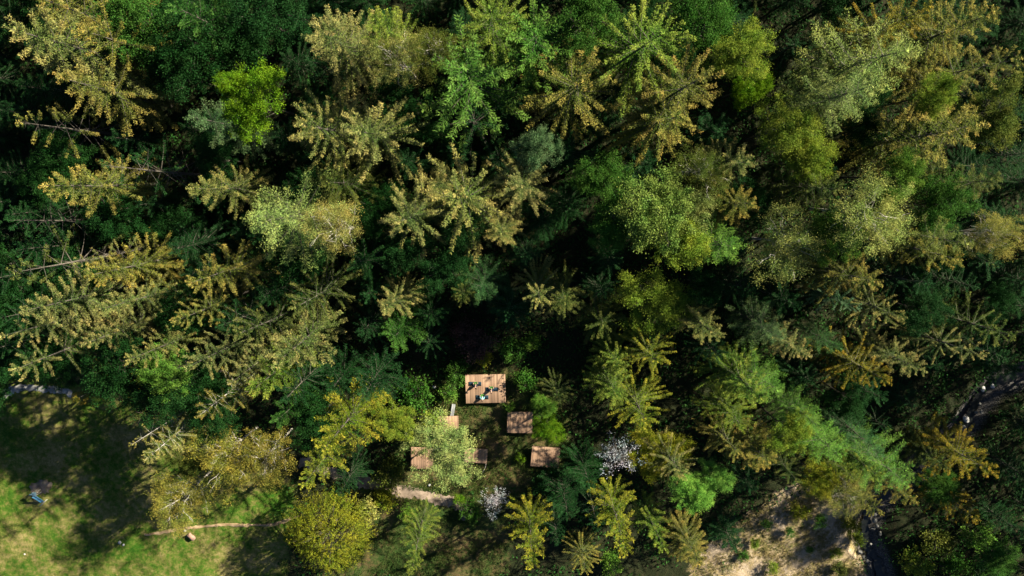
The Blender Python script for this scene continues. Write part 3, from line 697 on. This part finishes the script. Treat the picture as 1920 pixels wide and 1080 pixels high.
# right
T('L', 1700, 78, 26, 6.0, 'PL', 'very large pale green larch leaning to the upper right', var=0)
T('L', 1640, 170, 24, 4.6, 'PL', 'lower crown of pale green larch below the very large one', var=2)
T('S', 1755, 12, 25, 4.4, 'OR', 'orange-brown spruce at the top edge right of the pale larch')
T('S', 1875, 30, 25, 5.4, 'AM', 'dark amber spruce in the upper right corner')
T('S', 1905, 110, 24, 4.8, 'AM', 'dark amber spruce cut by the right edge below the corner')
T('B', 1785, 170, 20, 2.9, 'YG', 'light lime crown below the pale larch, right')
T('S', 1835, 248, 27, 6.4, 'AM', 'broad brown-gold spruce with feathered branches, right')
T('S', 1415, 300, 22, 3.6, 'GO', 'golden spruce below the dense amber spruce')
T('B', 1492, 245, 19, 4.0, 'YG', 'yellow-green broadleaf left of the very large larch')
T('A', 1335, 320, 20, 3.4, 'OL', 'olive crown with white twigs above the large light-green crown')
T('S', 1585, 345, 22, 4.4, 'OL', 'olive-gold spruce in the middle of the right side')
T('S', 1415, 385, 21, 4.0, 'AM', 'brown-gold spruce right of the large light-green crown')
T('L', 1370, 465, 23, 4.0, 'PG', 'vivid pale green larch right of the large light-green crown', var=3)
T('A', 1492, 465, 24, 4.5, 'CR', 'yellow-green crown with white forked limbs, left of two on the right', var=0)
T('A', 1655, 402, 24, 4.7, 'CR', 'yellow-green crown with white limbs, right of two on the right', var=1)
T('B', 1585, 440, 18, 3.4, 'LG', 'green crown between the two with white limbs')
T('S', 1812, 480, 22, 4.2, 'AM', 'golden spruce lit bright at its top, right')
T('L', 1828, 455, 23, 3.6, 'CR', 'soft yellow crown touching the bright-topped golden spruce')
T('B', 1780, 385, 17, 4.0, 'GR', 'shaded green crown below the broad brown-gold spruce')
T('S', 1640, 535, 20, 4.6, 'AM', 'spruce with only its tip lit, below the white-limbed crowns')
T('S', 1700, 592, 19, 3.4, 'GO', 'golden spruce tip with a dangling row of branches, right')
T('S', 1608, 575, 16, 2.6, 'GG', 'small pale tip left of the golden dangling spruce')
T('S', 1345, 628, 18, 3.4, 'GO', 'golden spruce tip right of the yellow spruce tops')
T('L', 1468, 632, 17, 3.4, 'GG', 'pale dim larch tip in the dark wood, right of centre')
T('S', 1525, 668, 17, 3.0, 'GO', 'golden spruce tip left of the bluish larch')
T('L', 1583, 652, 15, 2.2, 'BG', 'tiny bluish larch in deep shade')
T('S', 1672, 715, 19, 3.9, 'OR', 'orange spruce tip pointing down into the dark, right')
T('S', 1735, 695, 18, 3.4, 'GO', 'golden tip right of the orange spruce')
T('S', 1842, 675, 19, 3.4, 'GO', 'golden spruce tip near the right edge')
T('S', 1900, 630, 18, 4.0, 'OL', 'dull spruce at the right edge')
T('S', 1875, 335, 20, 4.4, 'OL', 'olive spruce at the right edge below the broad brown-gold one')
T('A', 1895, 445, 19, 3.0, 'GO', 'pale twiggy crown at the right edge')
T('B', 1885, 210, 19, 4.0, 'OL', 'dark mottled broadleaf at the right edge')
T('S', 1750, 540, 16, 3.6, 'DG', 'dark spruce below the bright-topped golden spruce')
for x_, y_, s_, lb in ((1478, 1000, .9, 'small dark bush casting a shadow on the middle of the sandy bank'), (1535, 978, 1.1, 'dark bush at the top of the sandy bank'),
                       (1440, 985, .8, 'low green bush at the left rim of the sandy bank'), (1568, 1035, 1.0, 'yellowish bush between sand and stream'), (1520, 1030, .6, 'tiny green tuft-like bush on the pale sand streak'),
                       (1395, 1045, .9, 'green bush at the lower left of the sandy bank')):
    T('U', x_, y_, 1.5 * s_, 1.1 * s_, 'YG' if s_ == 1.0 else 'GR', lb)
T('B', 1310, 395, 19, 3.4, 'CR', 'pale sunlit crown at the right shoulder of the large light-green crown')
T('B', 1545, 300, 18, 3.4, 'YG', 'yellow-green crown below the very large larch, left side')
T('B', 1700, 330, 18, 3.2, 'LG', 'green crown left below the broad brown-gold spruce')
for x_, y_, s_, c_, lb in ((1600, 985, 1.3, 'YE', 'yellow bush at the right rim of the sandy bank, upper one'), (1615, 1015, 1.0, 'YG', 'yellow-green bush at the right rim of the sandy bank, middle one'),
                           (1420, 1020, .8, 'YG', 'yellow-green bush on the left half of the sandy bank'), (1500, 960, 1.2, 'YE', 'yellow bush high on the sandy bank'), (1580, 1065, 1.1, 'OL', 'olive bush at the bottom edge on the sandy bank'),
                           (1450, 1068, .9, 'YG', 'little yellow-green bush at the bottom edge on the sandy bank')):
    T('U', x_, y_, 1.6 * s_, 1.2 * s_, c_, lb)
# shrubs and saplings near the large deck
T('U', 905, 655, 3.5, 2.6, 'RB', 'reddish purple bush above the large deck')
T('U', 872, 625, 4.0, 2.2, 'RB', 'dim purple-brown bush farther above the large deck')
T('U', 958, 655, 3.0, 2.2, 'GR', 'green bush above the right corner of the large deck')
T('U', 995, 640, 3.0, 1.6, 'LG', 'fresh green bush up and right of the large deck')
T('U', 905, 672, 2.4, 1.2, 'YE', 'small yellowish bush touching the reddish one')
T('U', 855, 700, 3.0, 1.8, 'GR', 'green bush at the left corner of the large deck')
T('U', 845, 735, 2.6, 1.5, 'LG', 'green bush left of the large deck, below the corner one')
T('U', 988, 712, 2.4, 2.0, 'GR', 'green bush at the right side of the large deck')
T('U', 770, 740, 4.5, 3.4, 'GR', 'dark green bush left of the pale boulder')
T('U', 955, 765, 1.4, .8, 'LG', 'little green bush over the corner of the square deck')
T('U', 978, 858, 1.2, .8, 'LI', 'little green bush in the light streak between decks')

# the shaded trees below and between, which nothing tells apart, and those just beyond the frame
frng = random.Random(5)
B0 = len(BASES); tries = 0
spots = []
while tries < 6000:
    tries += 1
    X, Y = frng.uniform(-88, 96), frng.uniform(-70, 44)
    px, py = [float(v) for v in to_px(X, Y)]
    if in_poly([X], [Y], MEADOW)[0] or in_poly([X], [Y], GLADE)[0] or in_poly([X], [Y], LOWER)[0] or in_poly([X], [Y], SAND)[0]: continue
    if dist_line([X], [Y], STREAM)[0] < 3.5 or dist_line([X], [Y], PATH)[0] < 2.6: continue
    if py > 640 and 680 < px < 1330: continue              # open ground round the clearing
    if py > 880 and px < 1330: continue
    outside = px < -30 or px > 1950 or py < -30 or py > 1110
    dm = min((X - a) ** 2 + (Y - b) ** 2 for a, b, _ in BASES)
    east = outside and px > 1900 and py > 420  # unseen trees, set closer and taller here to shade the lower right
    if dm < (24 if east else 40 if outside else 11 if px < 640 else 15): continue
    if blocks(X, Y, 24 if outside else 16, 3.5, True): continue
    if outside and (py > 700 and px < 700): continue
    low = py > 700 and px > 1300
    west = px < 640 and 430 < py < 860
    h = frng.uniform(20, 26) if outside and px > 1900 and py > 420 else frng.uniform(12, 17) if outside and px > 1900 else frng.uniform(18, 24) if outside and not low else frng.uniform(7, 11) if low else frng.uniform(15, 20) if west else frng.uniform(8, 14)
    tx, ty = [float(v_) for v_ in to_px(X, Y, h * .8)]
    if any(x0 < tx < x1 and y0 < ty < y1 for x0, y0, x1, y1 in ((-60, 700, 150, 1100), (100, 760, 260, 1100), (230, 800, 560, 1000), (760, 690, 1065, 960), (1370, 930, 1650, 1100), (1790, 700, 1890, 815))): continue
    BASES.append((X, Y, 0)); spots.append((X, Y, outside, py, px, h))
for X, Y, outside, py, px, h in spots:
    low = py > 700 and px > 1300
    kd = frng.choice('SSSFB')
    if px < 640 and 430 < py < 860 and frng.random() < .45: kd, h = 'B', h * .74  # solid broadleaf crowns added to throw closed shade on the meadow
    west = px < 640 and 430 < py < 860
    R = frng.uniform(2.8, 3.8) * (1.3 if west else 1) * (1 if not outside else 1.25) * (.8 if low else 1)
    if outside: lab, grp = 'woodland tree standing beyond the edge of the picture', 'trees beyond the frame'
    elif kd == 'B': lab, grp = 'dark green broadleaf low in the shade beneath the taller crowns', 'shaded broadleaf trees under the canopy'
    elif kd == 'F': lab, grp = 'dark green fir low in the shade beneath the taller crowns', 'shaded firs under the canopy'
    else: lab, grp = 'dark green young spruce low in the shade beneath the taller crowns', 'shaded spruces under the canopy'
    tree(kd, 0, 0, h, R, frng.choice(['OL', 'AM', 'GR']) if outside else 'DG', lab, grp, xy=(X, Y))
print('trees', len(BASES), 'filler', len(spots))

# ------------------------------------------------------------------ the wooden decks, board by board
drng = random.Random(3)
def deck(corners, z, label, board=.145, group='timber decks in the clearing'):
    """corners in the photograph: upper left, upper right, lower right, lower left"""
    w_ = [np.array(at(*c, z)) for c in corners]
    c = sum(w_) / 4
    ux = (w_[1] - w_[0] + w_[2] - w_[3]) / 2; uy = (w_[0] - w_[3] + w_[1] - w_[2]) / 2
    W, D = np.linalg.norm(ux), np.linalg.norm(uy)
    rz = math.atan2(-uy[0], uy[1])
    e = empty('deck', (c[0], c[1], 0), rz); tag(e, label, 'deck', group)
    n = max(4, round(W / board)); step = W / n
    mb = MB(); box(mb, (0, 0, 0), (step - .012, D, .035), bev=.004)
    me = mb.mesh('plank', M_DECK, attrs=False)
    for i in range(n):
        o = link('plank', me, parent=e)
        o.location = (-W / 2 + (i + .5) * step, drng.uniform(-.008, .008), z - .0175 + drng.uniform(-.002, .002))
    fm = MB()
    for s in (-1, 1):
        box(fm, (0, s * (D / 2 - .05), z - .115), (W - .1, .05, .15)); box(fm, (s * (W / 2 - .08), 0, z - .115), (.05, D - .16, .15))
    box(fm, (0, 0, z - .115), (W - .24, .05, .15))
    link('frame', fm.mesh('frame', M_FRAME, attrs=False), parent=e)
    pm = MB(); box(pm, (0, 0, 0), (.11, .11, z + .5)); pme = pm.mesh('post', M_FRAME, attrs=False)
    for sx in (-1, 1):
        for sy in (-1, 0, 1):
            o = link('post', pme, parent=e); o.location = (sx * (W / 2 - .18), sy * (D / 2 - .16), (z + .5) / 2 - .5 - .2)
    return e, c, rz
Z1 = .62
deck([(872.2, 703), (947, 701.5), (948.5, 755), (873.5, 756.2)], Z1, 'large timber deck with three yoga mats and people on it')
deck([(951, 772.5), (999, 772.5), (998, 812), (950.5, 812)], .5, 'square timber deck right below the large deck')
deck([(998, 838), (1051, 838), (1047.5, 877), (994, 875)], .55, 'rightmost timber deck below the lime-green tree')
deck([(872, 841), (913, 841), (914, 867), (868, 868.5)], .45, 'small timber deck half hidden right of the pale round tree')
deck([(771, 839), (812, 839), (812, 879), (770, 879)], .45, 'dappled timber deck half hidden left of the pale round tree')
deck([(817, 781), (859, 780), (861, 815), (818, 815)], .45, 'brown timber deck mostly hidden above the pale round tree')

# grey board walk and thin pole by the decks
x0, y0 = at(846, 788); x1, y1 = at(851, 757); L_ = math.hypot(x1 - x0, y1 - y0)
e = empty('plank_walkway', ((x0 + x1) / 2, (y0 + y1) / 2, .12), math.atan2(-(x1 - x0), y1 - y0))
tag(e, 'narrow grey plank walkway leading to the hidden brown deck', 'walkway')
mb = MB(); box(mb, (0, 0, 0), (.15, L_, .04), bev=.005); pme = mb.mesh('plank', M_GREYWOOD, attrs=False)
for i in range(3): o = link('plank', pme, parent=e); o.location = ((i - 1) * .165, 0, .08)
mb = MB()
for s in (-.4, 0, .4): box(mb, (0, s * L_, 0), (.5, .08, .1))
link('bearer', mb.mesh('bearer', M_GREYWOOD, attrs=False), parent=e)
mb = MB(); a_ = np.array([*at(911, 868, .35), .35]); b_ = np.array([*at(903, 893), .02])
u = np.linspace(0, 1, 7)[:, None]; pts = a_ * (1 - u) + b_ * u + np.array([.12, .03, .04]) * np.sin(u * 5)
tube(mb, pts, [.035, .045, .04, .05, .045, .04, .03], 6)
tag(link('branch', mb.mesh('branch', M_PALEBARK, True, False)), 'thin bent pale branch leaning on the small deck corner', 'branch')

# ------------------------------------------------------------------ yoga mats and people
def skin_obj(name, V, E, R, mat, parent, sub=1, root=0):
    me = bpy.data.meshes.new(name); me.from_pydata(V, E, [])
    tmp = bpy.data.objects.new(name, me); C.objects.link(tmp)
    tmp.modifiers.new('skin', 'SKIN')
    for i, r in enumerate(R):
        sv = me.skin_vertices[0].data[i]; sv.radius = (r, r) if not isinstance(r, tuple) else r; sv.use_root = (i == root)
    s_ = tmp.modifiers.new('sub', 'SUBSURF'); s_.levels = sub; s_.render_levels = sub
    dg = bpy.context.evaluated_depsgraph_get(); dg.update()
    out = bpy.data.meshes.new_from_object(tmp.evaluated_get(dg))
    out.name = name; out.materials.clear(); out.materials.append(mat)
    for p_ in out.polygons: p_.use_smooth = True
    bpy.data.objects.remove(tmp); bpy.data.meshes.remove(me)
    return link(name, out, parent=parent)
def person(px, py, z, label, top, rz=0., tail=0., lean=1.0):
    X, Y = at(px, py, z)
    e = empty('person', (X, Y, z), rz); tag(e, label, 'person', 'people sitting on the large deck')
    k = lean
    hip = (0, 0, .11); waist = (0, -.09 * k, .28); chest = (0, -.20 * k, .46); neck = (0, -.29 * k, .60); chin = (0, -.31 * k, .68); head = (0, -.36 * k, .78)
    V = [hip, waist, chest, neck, chin, head]; E = [(0, 1), (1, 2), (2, 3), (3, 4), (4, 5)]; R = [(.15, .12), (.125, .1), (.15, .11), .055, .075, .095]
    for s in (-1, 1):
        b = len(V)
        V += [(s * .10, .03, .10), (s * .34, .20, .11), (s * -.06, .31 + .04 * s, .06), (s * -.16, .34 + .04 * s, .045)]
        R += [.095, .065, .042, .03]; E += [(0, b), (b, b + 1), (b + 1, b + 2), (b + 2, b + 3)]
        b = len(V)
        V += [(s * .19, -.24 * k, .53), (s * .29, -.12 * k, .32), (s * .31, .10, .21), (s * .32, .17, .20)]
        R += [.06, .042, .03, (.035, .018)]; E += [(2, b), (b, b + 1), (b + 1, b + 2), (b + 2, b + 3)]
        for j, (dx, ln) in enumerate(((-.028, .06), (-.010, .07), (.010, .065), (.027, .05))):
            f0 = len(V)
            V += [(s * (.32 + dx), .195, .20), (s * (.32 + dx * 1.15), .195 + ln, .175)]; R += [.009, .007]; E += [(b + 3, f0), (f0, f0 + 1)]
        f0 = len(V); V += [(s * .28, .15, .19), (s * .262, .185, .175)]; R += [.010, .008]; E += [(b + 3, f0), (f0, f0 + 1)]
    skin_obj('body', V, E, R, M_SKIN, e)
    V = [(0, 0, .11)]; E = []; R = [(.17, .135)]
    for s in (-1, 1):
        b = len(V)
        V += [(s * .10, .03, .105), (s * .22, .12, .115), (s * .345, .20, .115), (s * .12, .27, .09), (s * -.02, .305 + .04 * s, .075)]
        R += [.112, .095, .08, .065, .055]; E += [(0, b), (b, b + 1), (b + 1, b + 2), (b + 2, b + 3), (b + 3, b + 4)]
    skin_obj('trousers', V, E, R, M_GREENCLOTH, e)
    V = [(0, 0, .16), waist, chest, (0, -.27 * k, .56)]; E = [(0, 1), (1, 2), (2, 3)]; R = [(.17, .13), (.145, .115), (.17, .125), (.09, .08)]
    for s in (-1, 1):
        b = len(V); V += [(s * .19, -.24 * k, .53), (s * .29, -.12 * k, .32), (s * .308, .07, .215)]; R += [.075, .058, .044]; E += [(2, b), (b, b + 1), (b + 1, b + 2)]
    skin_obj('shirt', V, E, R, top, e)
    hx = head
    V = [(hx[0], hx[1] - .015, hx[2] + .03), (hx[0], hx[1] - .055, hx[2] + .0), (tail * .05, hx[1] - .12, hx[2] - .03), (tail * .14, hx[1] - .20, hx[2] - .10)]
    skin_obj('hair', V, [(0, 1), (1, 2), (2, 3)], [.118, .118, .075, .04], M_HAIR, e)
    fm = MB()
    for s in (-1, 1):
        tube(fm, [(s * .034, hx[1] + .083, hx[2]), (s * .034, hx[1] + .097, hx[2])], [.011, .008], 6)
    link('eyes', fm.mesh('eyes', M_HAIR, True, False), parent=e)
    fm = MB(); tube(fm, [(0, hx[1] + .085, hx[2] + .005), (0, hx[1] + .118, hx[2] - .03), (0, hx[1] + .09, hx[2] - .038)], [.009, .016, .010], 6)
    link('nose', fm.mesh('nose', M_SKIN, True, False), parent=e)
    return e
def yoga_mat(px, py, label):
    X, Y = at(px, py, Z1 + .01)
    mb = MB(); nx = 14
    xs = np.linspace(-.885, .885, nx); zz = .008 + .03 * np.clip((np.abs(xs) - .83) / .055, 0, 1) * (xs < 0)
    v = []
    for x, zt in zip(xs, zz): v += [(x, -.295, zt - .007), (x, .295, zt - .007), (x, .295, zt), (x, -.295, zt)]
    q = []
    for i in range(nx - 1):
        a, b = 4 * i, 4 * i + 4
        q += [(a + k, b + k, b + (k + 1) % 4, a + (k + 1) % 4) for k in range(4)]
    q += [(0, 1, 2, 3), (4 * nx - 1, 4 * nx - 2, 4 * nx - 3, 4 * nx - 4)]
    mb.add(v, q)
    o = link('yoga_mat', mb.mesh('yoga_mat', M_MAT, attrs=False)); o.location = (X, Y, Z1 + .004); o.rotation_euler = (0, 0, -.01)
    tag(o, label, 'yoga mat', 'yoga mats on the large deck')
yoga_mat(890.6, 719.8, 'dark teal yoga mat at the upper left of the large deck')
yoga_mat(922.2, 730, 'dark teal yoga mat at the right of the large deck')
yoga_mat(904.1, 744.8, 'dark teal yoga mat nearest the lower edge of the large deck')
person(891.8, 720.0, Z1 + .012, 'person in green trousers and dark top on the upper left mat', M_NAVY, .05, 1.3)
person(921.2, 728.5, Z1 + .012, 'person in green trousers and dark top on the right mat', M_NAVY, -.02, 0)
person(904.4, 743.2, Z1 + .012, 'person in green trousers and light blue top on the lowest mat', M_CYAN, .0, -.4)

# ------------------------------------------------------------------ stones, logs and the play frame
def boulder_mesh(seed, mat):
    rng = np.random.default_rng(seed); nu, nv = 12, 8
    k = unit(rng.normal(0, 1, (6, 3))); off = rng.uniform(.62, .95, 6); v = []
    for j in range(nv + 1):
        ph = PI * j / nv
        for i in range(nu):
            th = 2 * PI * i / nu; d = np.array([math.sin(ph) * math.cos(th), math.sin(ph) * math.sin(th), math.cos(ph)])
            r = 1.0
            for kk, o_ in zip(k, off):
                c_ = d @ kk
                if c_ > 0: r = min(r, o_ / c_)
            v.append(d * (r + rng.normal(0, .025)))
    q = [(j * nu + i, (j + 1) * nu + i, (j + 1) * nu + (i + 1) % nu, j * nu + (i + 1) % nu) for j in range(nv) for i in range(nu)]
    mb = MB(); mb.add(v, q); return mb.mesh('boulder', mat, False, False)
RK = [boulder_mesh(40 + i, M_ROCK) for i in range(5)]; PR = [boulder_mesh(60 + i, M_PALEROCK) for i in range(3)]
def stone(px, py, s, label, group=None, pale=False, z=None, sq=.6):
    X, Y = at(px, py, z if z is not None else 0); zz = float(ground_z(X, Y)) if z is None else z
    s *= .75; o = link('boulder', drng.choice(PR if pale else RK)); o.location = (X, Y, zz + s * sq * .3)
    o.scale = (s * drng.uniform(.8, 1.3), s * drng.uniform(.7, 1.1), s * sq); o.rotation_euler = (drng.uniform(-.2, .2), drng.uniform(-.2, .2), drng.uniform(0, 6))
    tag(o, label, 'boulder', group); return o
stone(814, 725, .38, 'small white boulder in dark undergrowth left of the large deck', pale=True, sq=1.0)
stone(225, 1017, .42, 'pale stone lying in the sunlit meadow', pale=True)
stone(231, 1022, .3, 'smaller pale stone beside the one in the sunlit meadow', pale=True)
stone(346, 996, .28, 'pale stone at the dirt track beside the brown log', pale=True)
stone(45, 1040, .16, 'tiny pale stone at the left of the meadow', pale=True)
stone(805, 910, .3, 'grey-white stone at the rim of the beige footpath', pale=True)
stone(1811, 786, .75, 'white wet boulder in the dark pool, right', pale=True, z=-1.4, sq=.5)
stone(1842, 729, .5, 'white stone at the upper end of the stream, left of two', pale=True, z=-1.0)
stone(1861, 724, .5, 'white stone at the upper end of the stream, right of two', pale=True, z=-1.0)
for i, (px, py) in enumerate([(1840, 772), (1852, 775), (1862, 786), (1830, 773), (1800, 797), (1806, 803), (1836, 757), (1639, 975), (1644, 985), (1636, 990), (1650, 1000), (1655, 1010), (1612, 1035), (1618, 1045), (1625, 1052), (1606, 1046), (1640, 965), (1632, 1020), (1665, 1018)]):
    up = py < 850
    stone(px, py, drng.uniform(.3, .7), 'grey boulder in the shaded pool of the upper stream' if up else 'grey boulder along the stream beside the sandy bank', 'boulders of the upper stream' if up else 'boulders of the lower stream', z=-1.35 if i % 2 else -1.0)
def log(px, py, L, r, rz, label, mat=M_LOG):
    X, Y = at(px, py); mb = MB(); u = np.linspace(-.5, .5, 6)
    tube(mb, np.stack([u * L, .05 * np.sin(u * 5), 0 * u], 1), r * (1 + .08 * np.sin(u * 9)), 10)
    o = link('log', mb.mesh('log', mat, True, False)); o.location = (X, Y, float(ground_z(X, Y)) + r * .8); o.rotation_euler = (0, .05, rz)
    tag(o, label, 'log'); return o
log(359, 1006, 1.15, .34, -.9, 'thick brown log lying in the meadow by the dirt track')
log(707, 716, 2.0, .16, .9, 'pale fallen trunk in the shade left of the large deck', M_PALEBARK)

X, Y = at(74, 930); g = float(ground_z(X, Y))
e = empty('play_frame', (X, Y, g), math.radians(8)); tag(e, 'small blue playground slide frame with pale poles on bare earth', 'play equipment')
mb = MB()   # slide chute, sloping down, with raised rims
xs = np.linspace(0, 1, 8); v = []
for u in xs:
    y = .55 - u * 1.35; z = 1.25 - 1.1 * u + .12 * u * u
    v += [(-.26, y, z + .12), (-.24, y, z), (.24, y, z), (.26, y, z + .12), (.26, y, z - .03), (-.26, y, z - .03)]
q = []
for i in range(7): q += [(6 * i + k, 6 * i + (k + 1) % 6, 6 * i + 6 + (k + 1) % 6, 6 * i + 6 + k) for k in range(6)]
mb.add(v, q); o = link('chute', mb.mesh('chute', M_BLUE, attrs=False), parent=e); o.rotation_euler = (0, 0, .25); o.location = (.15, -.1, 0)
mb = MB(); box(mb, (.1, .75, 1.22), (.62, .5, .05), bev=.01); link('platform', mb.mesh('platform', M_PALEBLUE, attrs=False), parent=e)
pm = MB(); tube(pm, [(0, 0, -.3), (0, 0, 1.22)], [.035, .035], 8); pme = pm.mesh('post', M_METAL, True, False)
for x in (-.16, .36):
    for y in (.54, .96): o = link('post', pme, parent=e); o.location = (x, y, 0)
mb = MB(); tube(mb, [(-.2, .75, 1.3), (-.55, .8, 1.15), (-.85, .55, .9), (-1.0, .35, .35)], [.05, .05, .05, .05], 8); link('arm', mb.mesh('arm', M_PALEBLUE, True, False), parent=e)
mb = MB(); box(mb, (-.72, -.15, .08), (.5, .7, .06), bev=.02); link('rubber_tile', mb.mesh('rubber_tile', M_RED, attrs=False), parent=e)
for dx in (0, .16):
    mb = MB(); tube(mb, [(-.35 + dx, -1.5, .12), (.95 + dx, -.62, .2)], [.035, .03], 6); link('pole', mb.mesh('pole', M_METAL, True, False), parent=e)

# ------------------------------------------------------------------ what nobody could count: undergrowth, grass
ur = np.random.default_rng(21)
def open_ground(X, Y): return in_poly(X, Y, MEADOW) | in_poly(X, Y, GLADE) | in_poly(X, Y, LOWER) | in_poly(X, Y, SAND)
n = 14000
X = ur.uniform(-85, 85, n); Y = ur.uniform(-68, 34, n)
dj = ur.normal(0, 1.9, (2, n))
keep = ~open_ground(X + dj[0], Y + dj[1]) & (dist_line(X, Y, STREAM) > 1.8) & (dist_line(X, Y, PATH) > 1.7)
X, Y = X[keep], Y[keep]; n = len(X); k = 9
hgt = ur.gamma(2, .28, n)
P = np.stack([np.repeat(X, k), np.repeat(Y, k), np.repeat(ground_z(X, Y), k)], 1) + ur.normal(0, 1, (n * k, 3)) * np.array([.55, .55, 0])
P[:, 2] += np.repeat(hgt, k) * ur.random(n * k)
D = ur.normal(0, 1, (n * k, 3)); D[:, 2] = .35
mb = MB(); leaves(mb, P, D, ur.uniform(.25, .6, n * k), ur.uniform(.12, .28, n * k), ur, .5, .5)
o = link('undergrowth', mb.mesh('undergrowth', M_LEAF)); o.color = (.028, .080, .016, 1)
tag(o, 'dark green undergrowth covering the forest floor', 'undergrowth', kind='stuff')
def tufts(name, poly, n, colr, label, hh, seed):
    r = np.random.default_rng(seed); a = np.array(poly); lo, hi = np.maximum(a.min(0), (-86, -72)), np.minimum(a.max(0), (86, 40))
    X = r.uniform(lo[0], hi[0], n); Y = r.uniform(lo[1], hi[1], n)
    kp = in_poly(X, Y, poly) & (dist_line(X, Y, PATH) > .75)
    kp &= (np.sin(X * .9 + 2 * np.sin(Y * .5)) + np.cos(Y * 1.1 - X * .3) + r.normal(0, .8, n)) > -.2
    X, Y = X[kp], Y[kp]; m_ = len(X)
    P = np.repeat(np.stack([X, Y, ground_z(X, Y)], 1), 4, 0) + r.normal(0, 1, (m_ * 4, 3)) * np.array([.09, .09, 0])
    D = r.normal(0, .6, (m_ * 4, 3)); D[:, 2] = 1.0
    mb = MB(); leaves(mb, P, D, hh * r.uniform(.5, 1.5, m_ * 4), hh * .22, r, .5, .6)
    o = link(name, mb.mesh(name, M_LEAF)); o.color = (*colr, 1); tag(o, label, 'grass', kind='stuff')
tufts('meadow_grass', MEADOW, 40000, (.11, .145, .032), 'short green and straw grass of the meadow', .15, 31)
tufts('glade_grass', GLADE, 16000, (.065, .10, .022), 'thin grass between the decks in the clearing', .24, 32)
tufts('bank_grass', SAND, 14000, (.22, .19, .08), 'dry straw grass on the sandy bank', .24, 33)
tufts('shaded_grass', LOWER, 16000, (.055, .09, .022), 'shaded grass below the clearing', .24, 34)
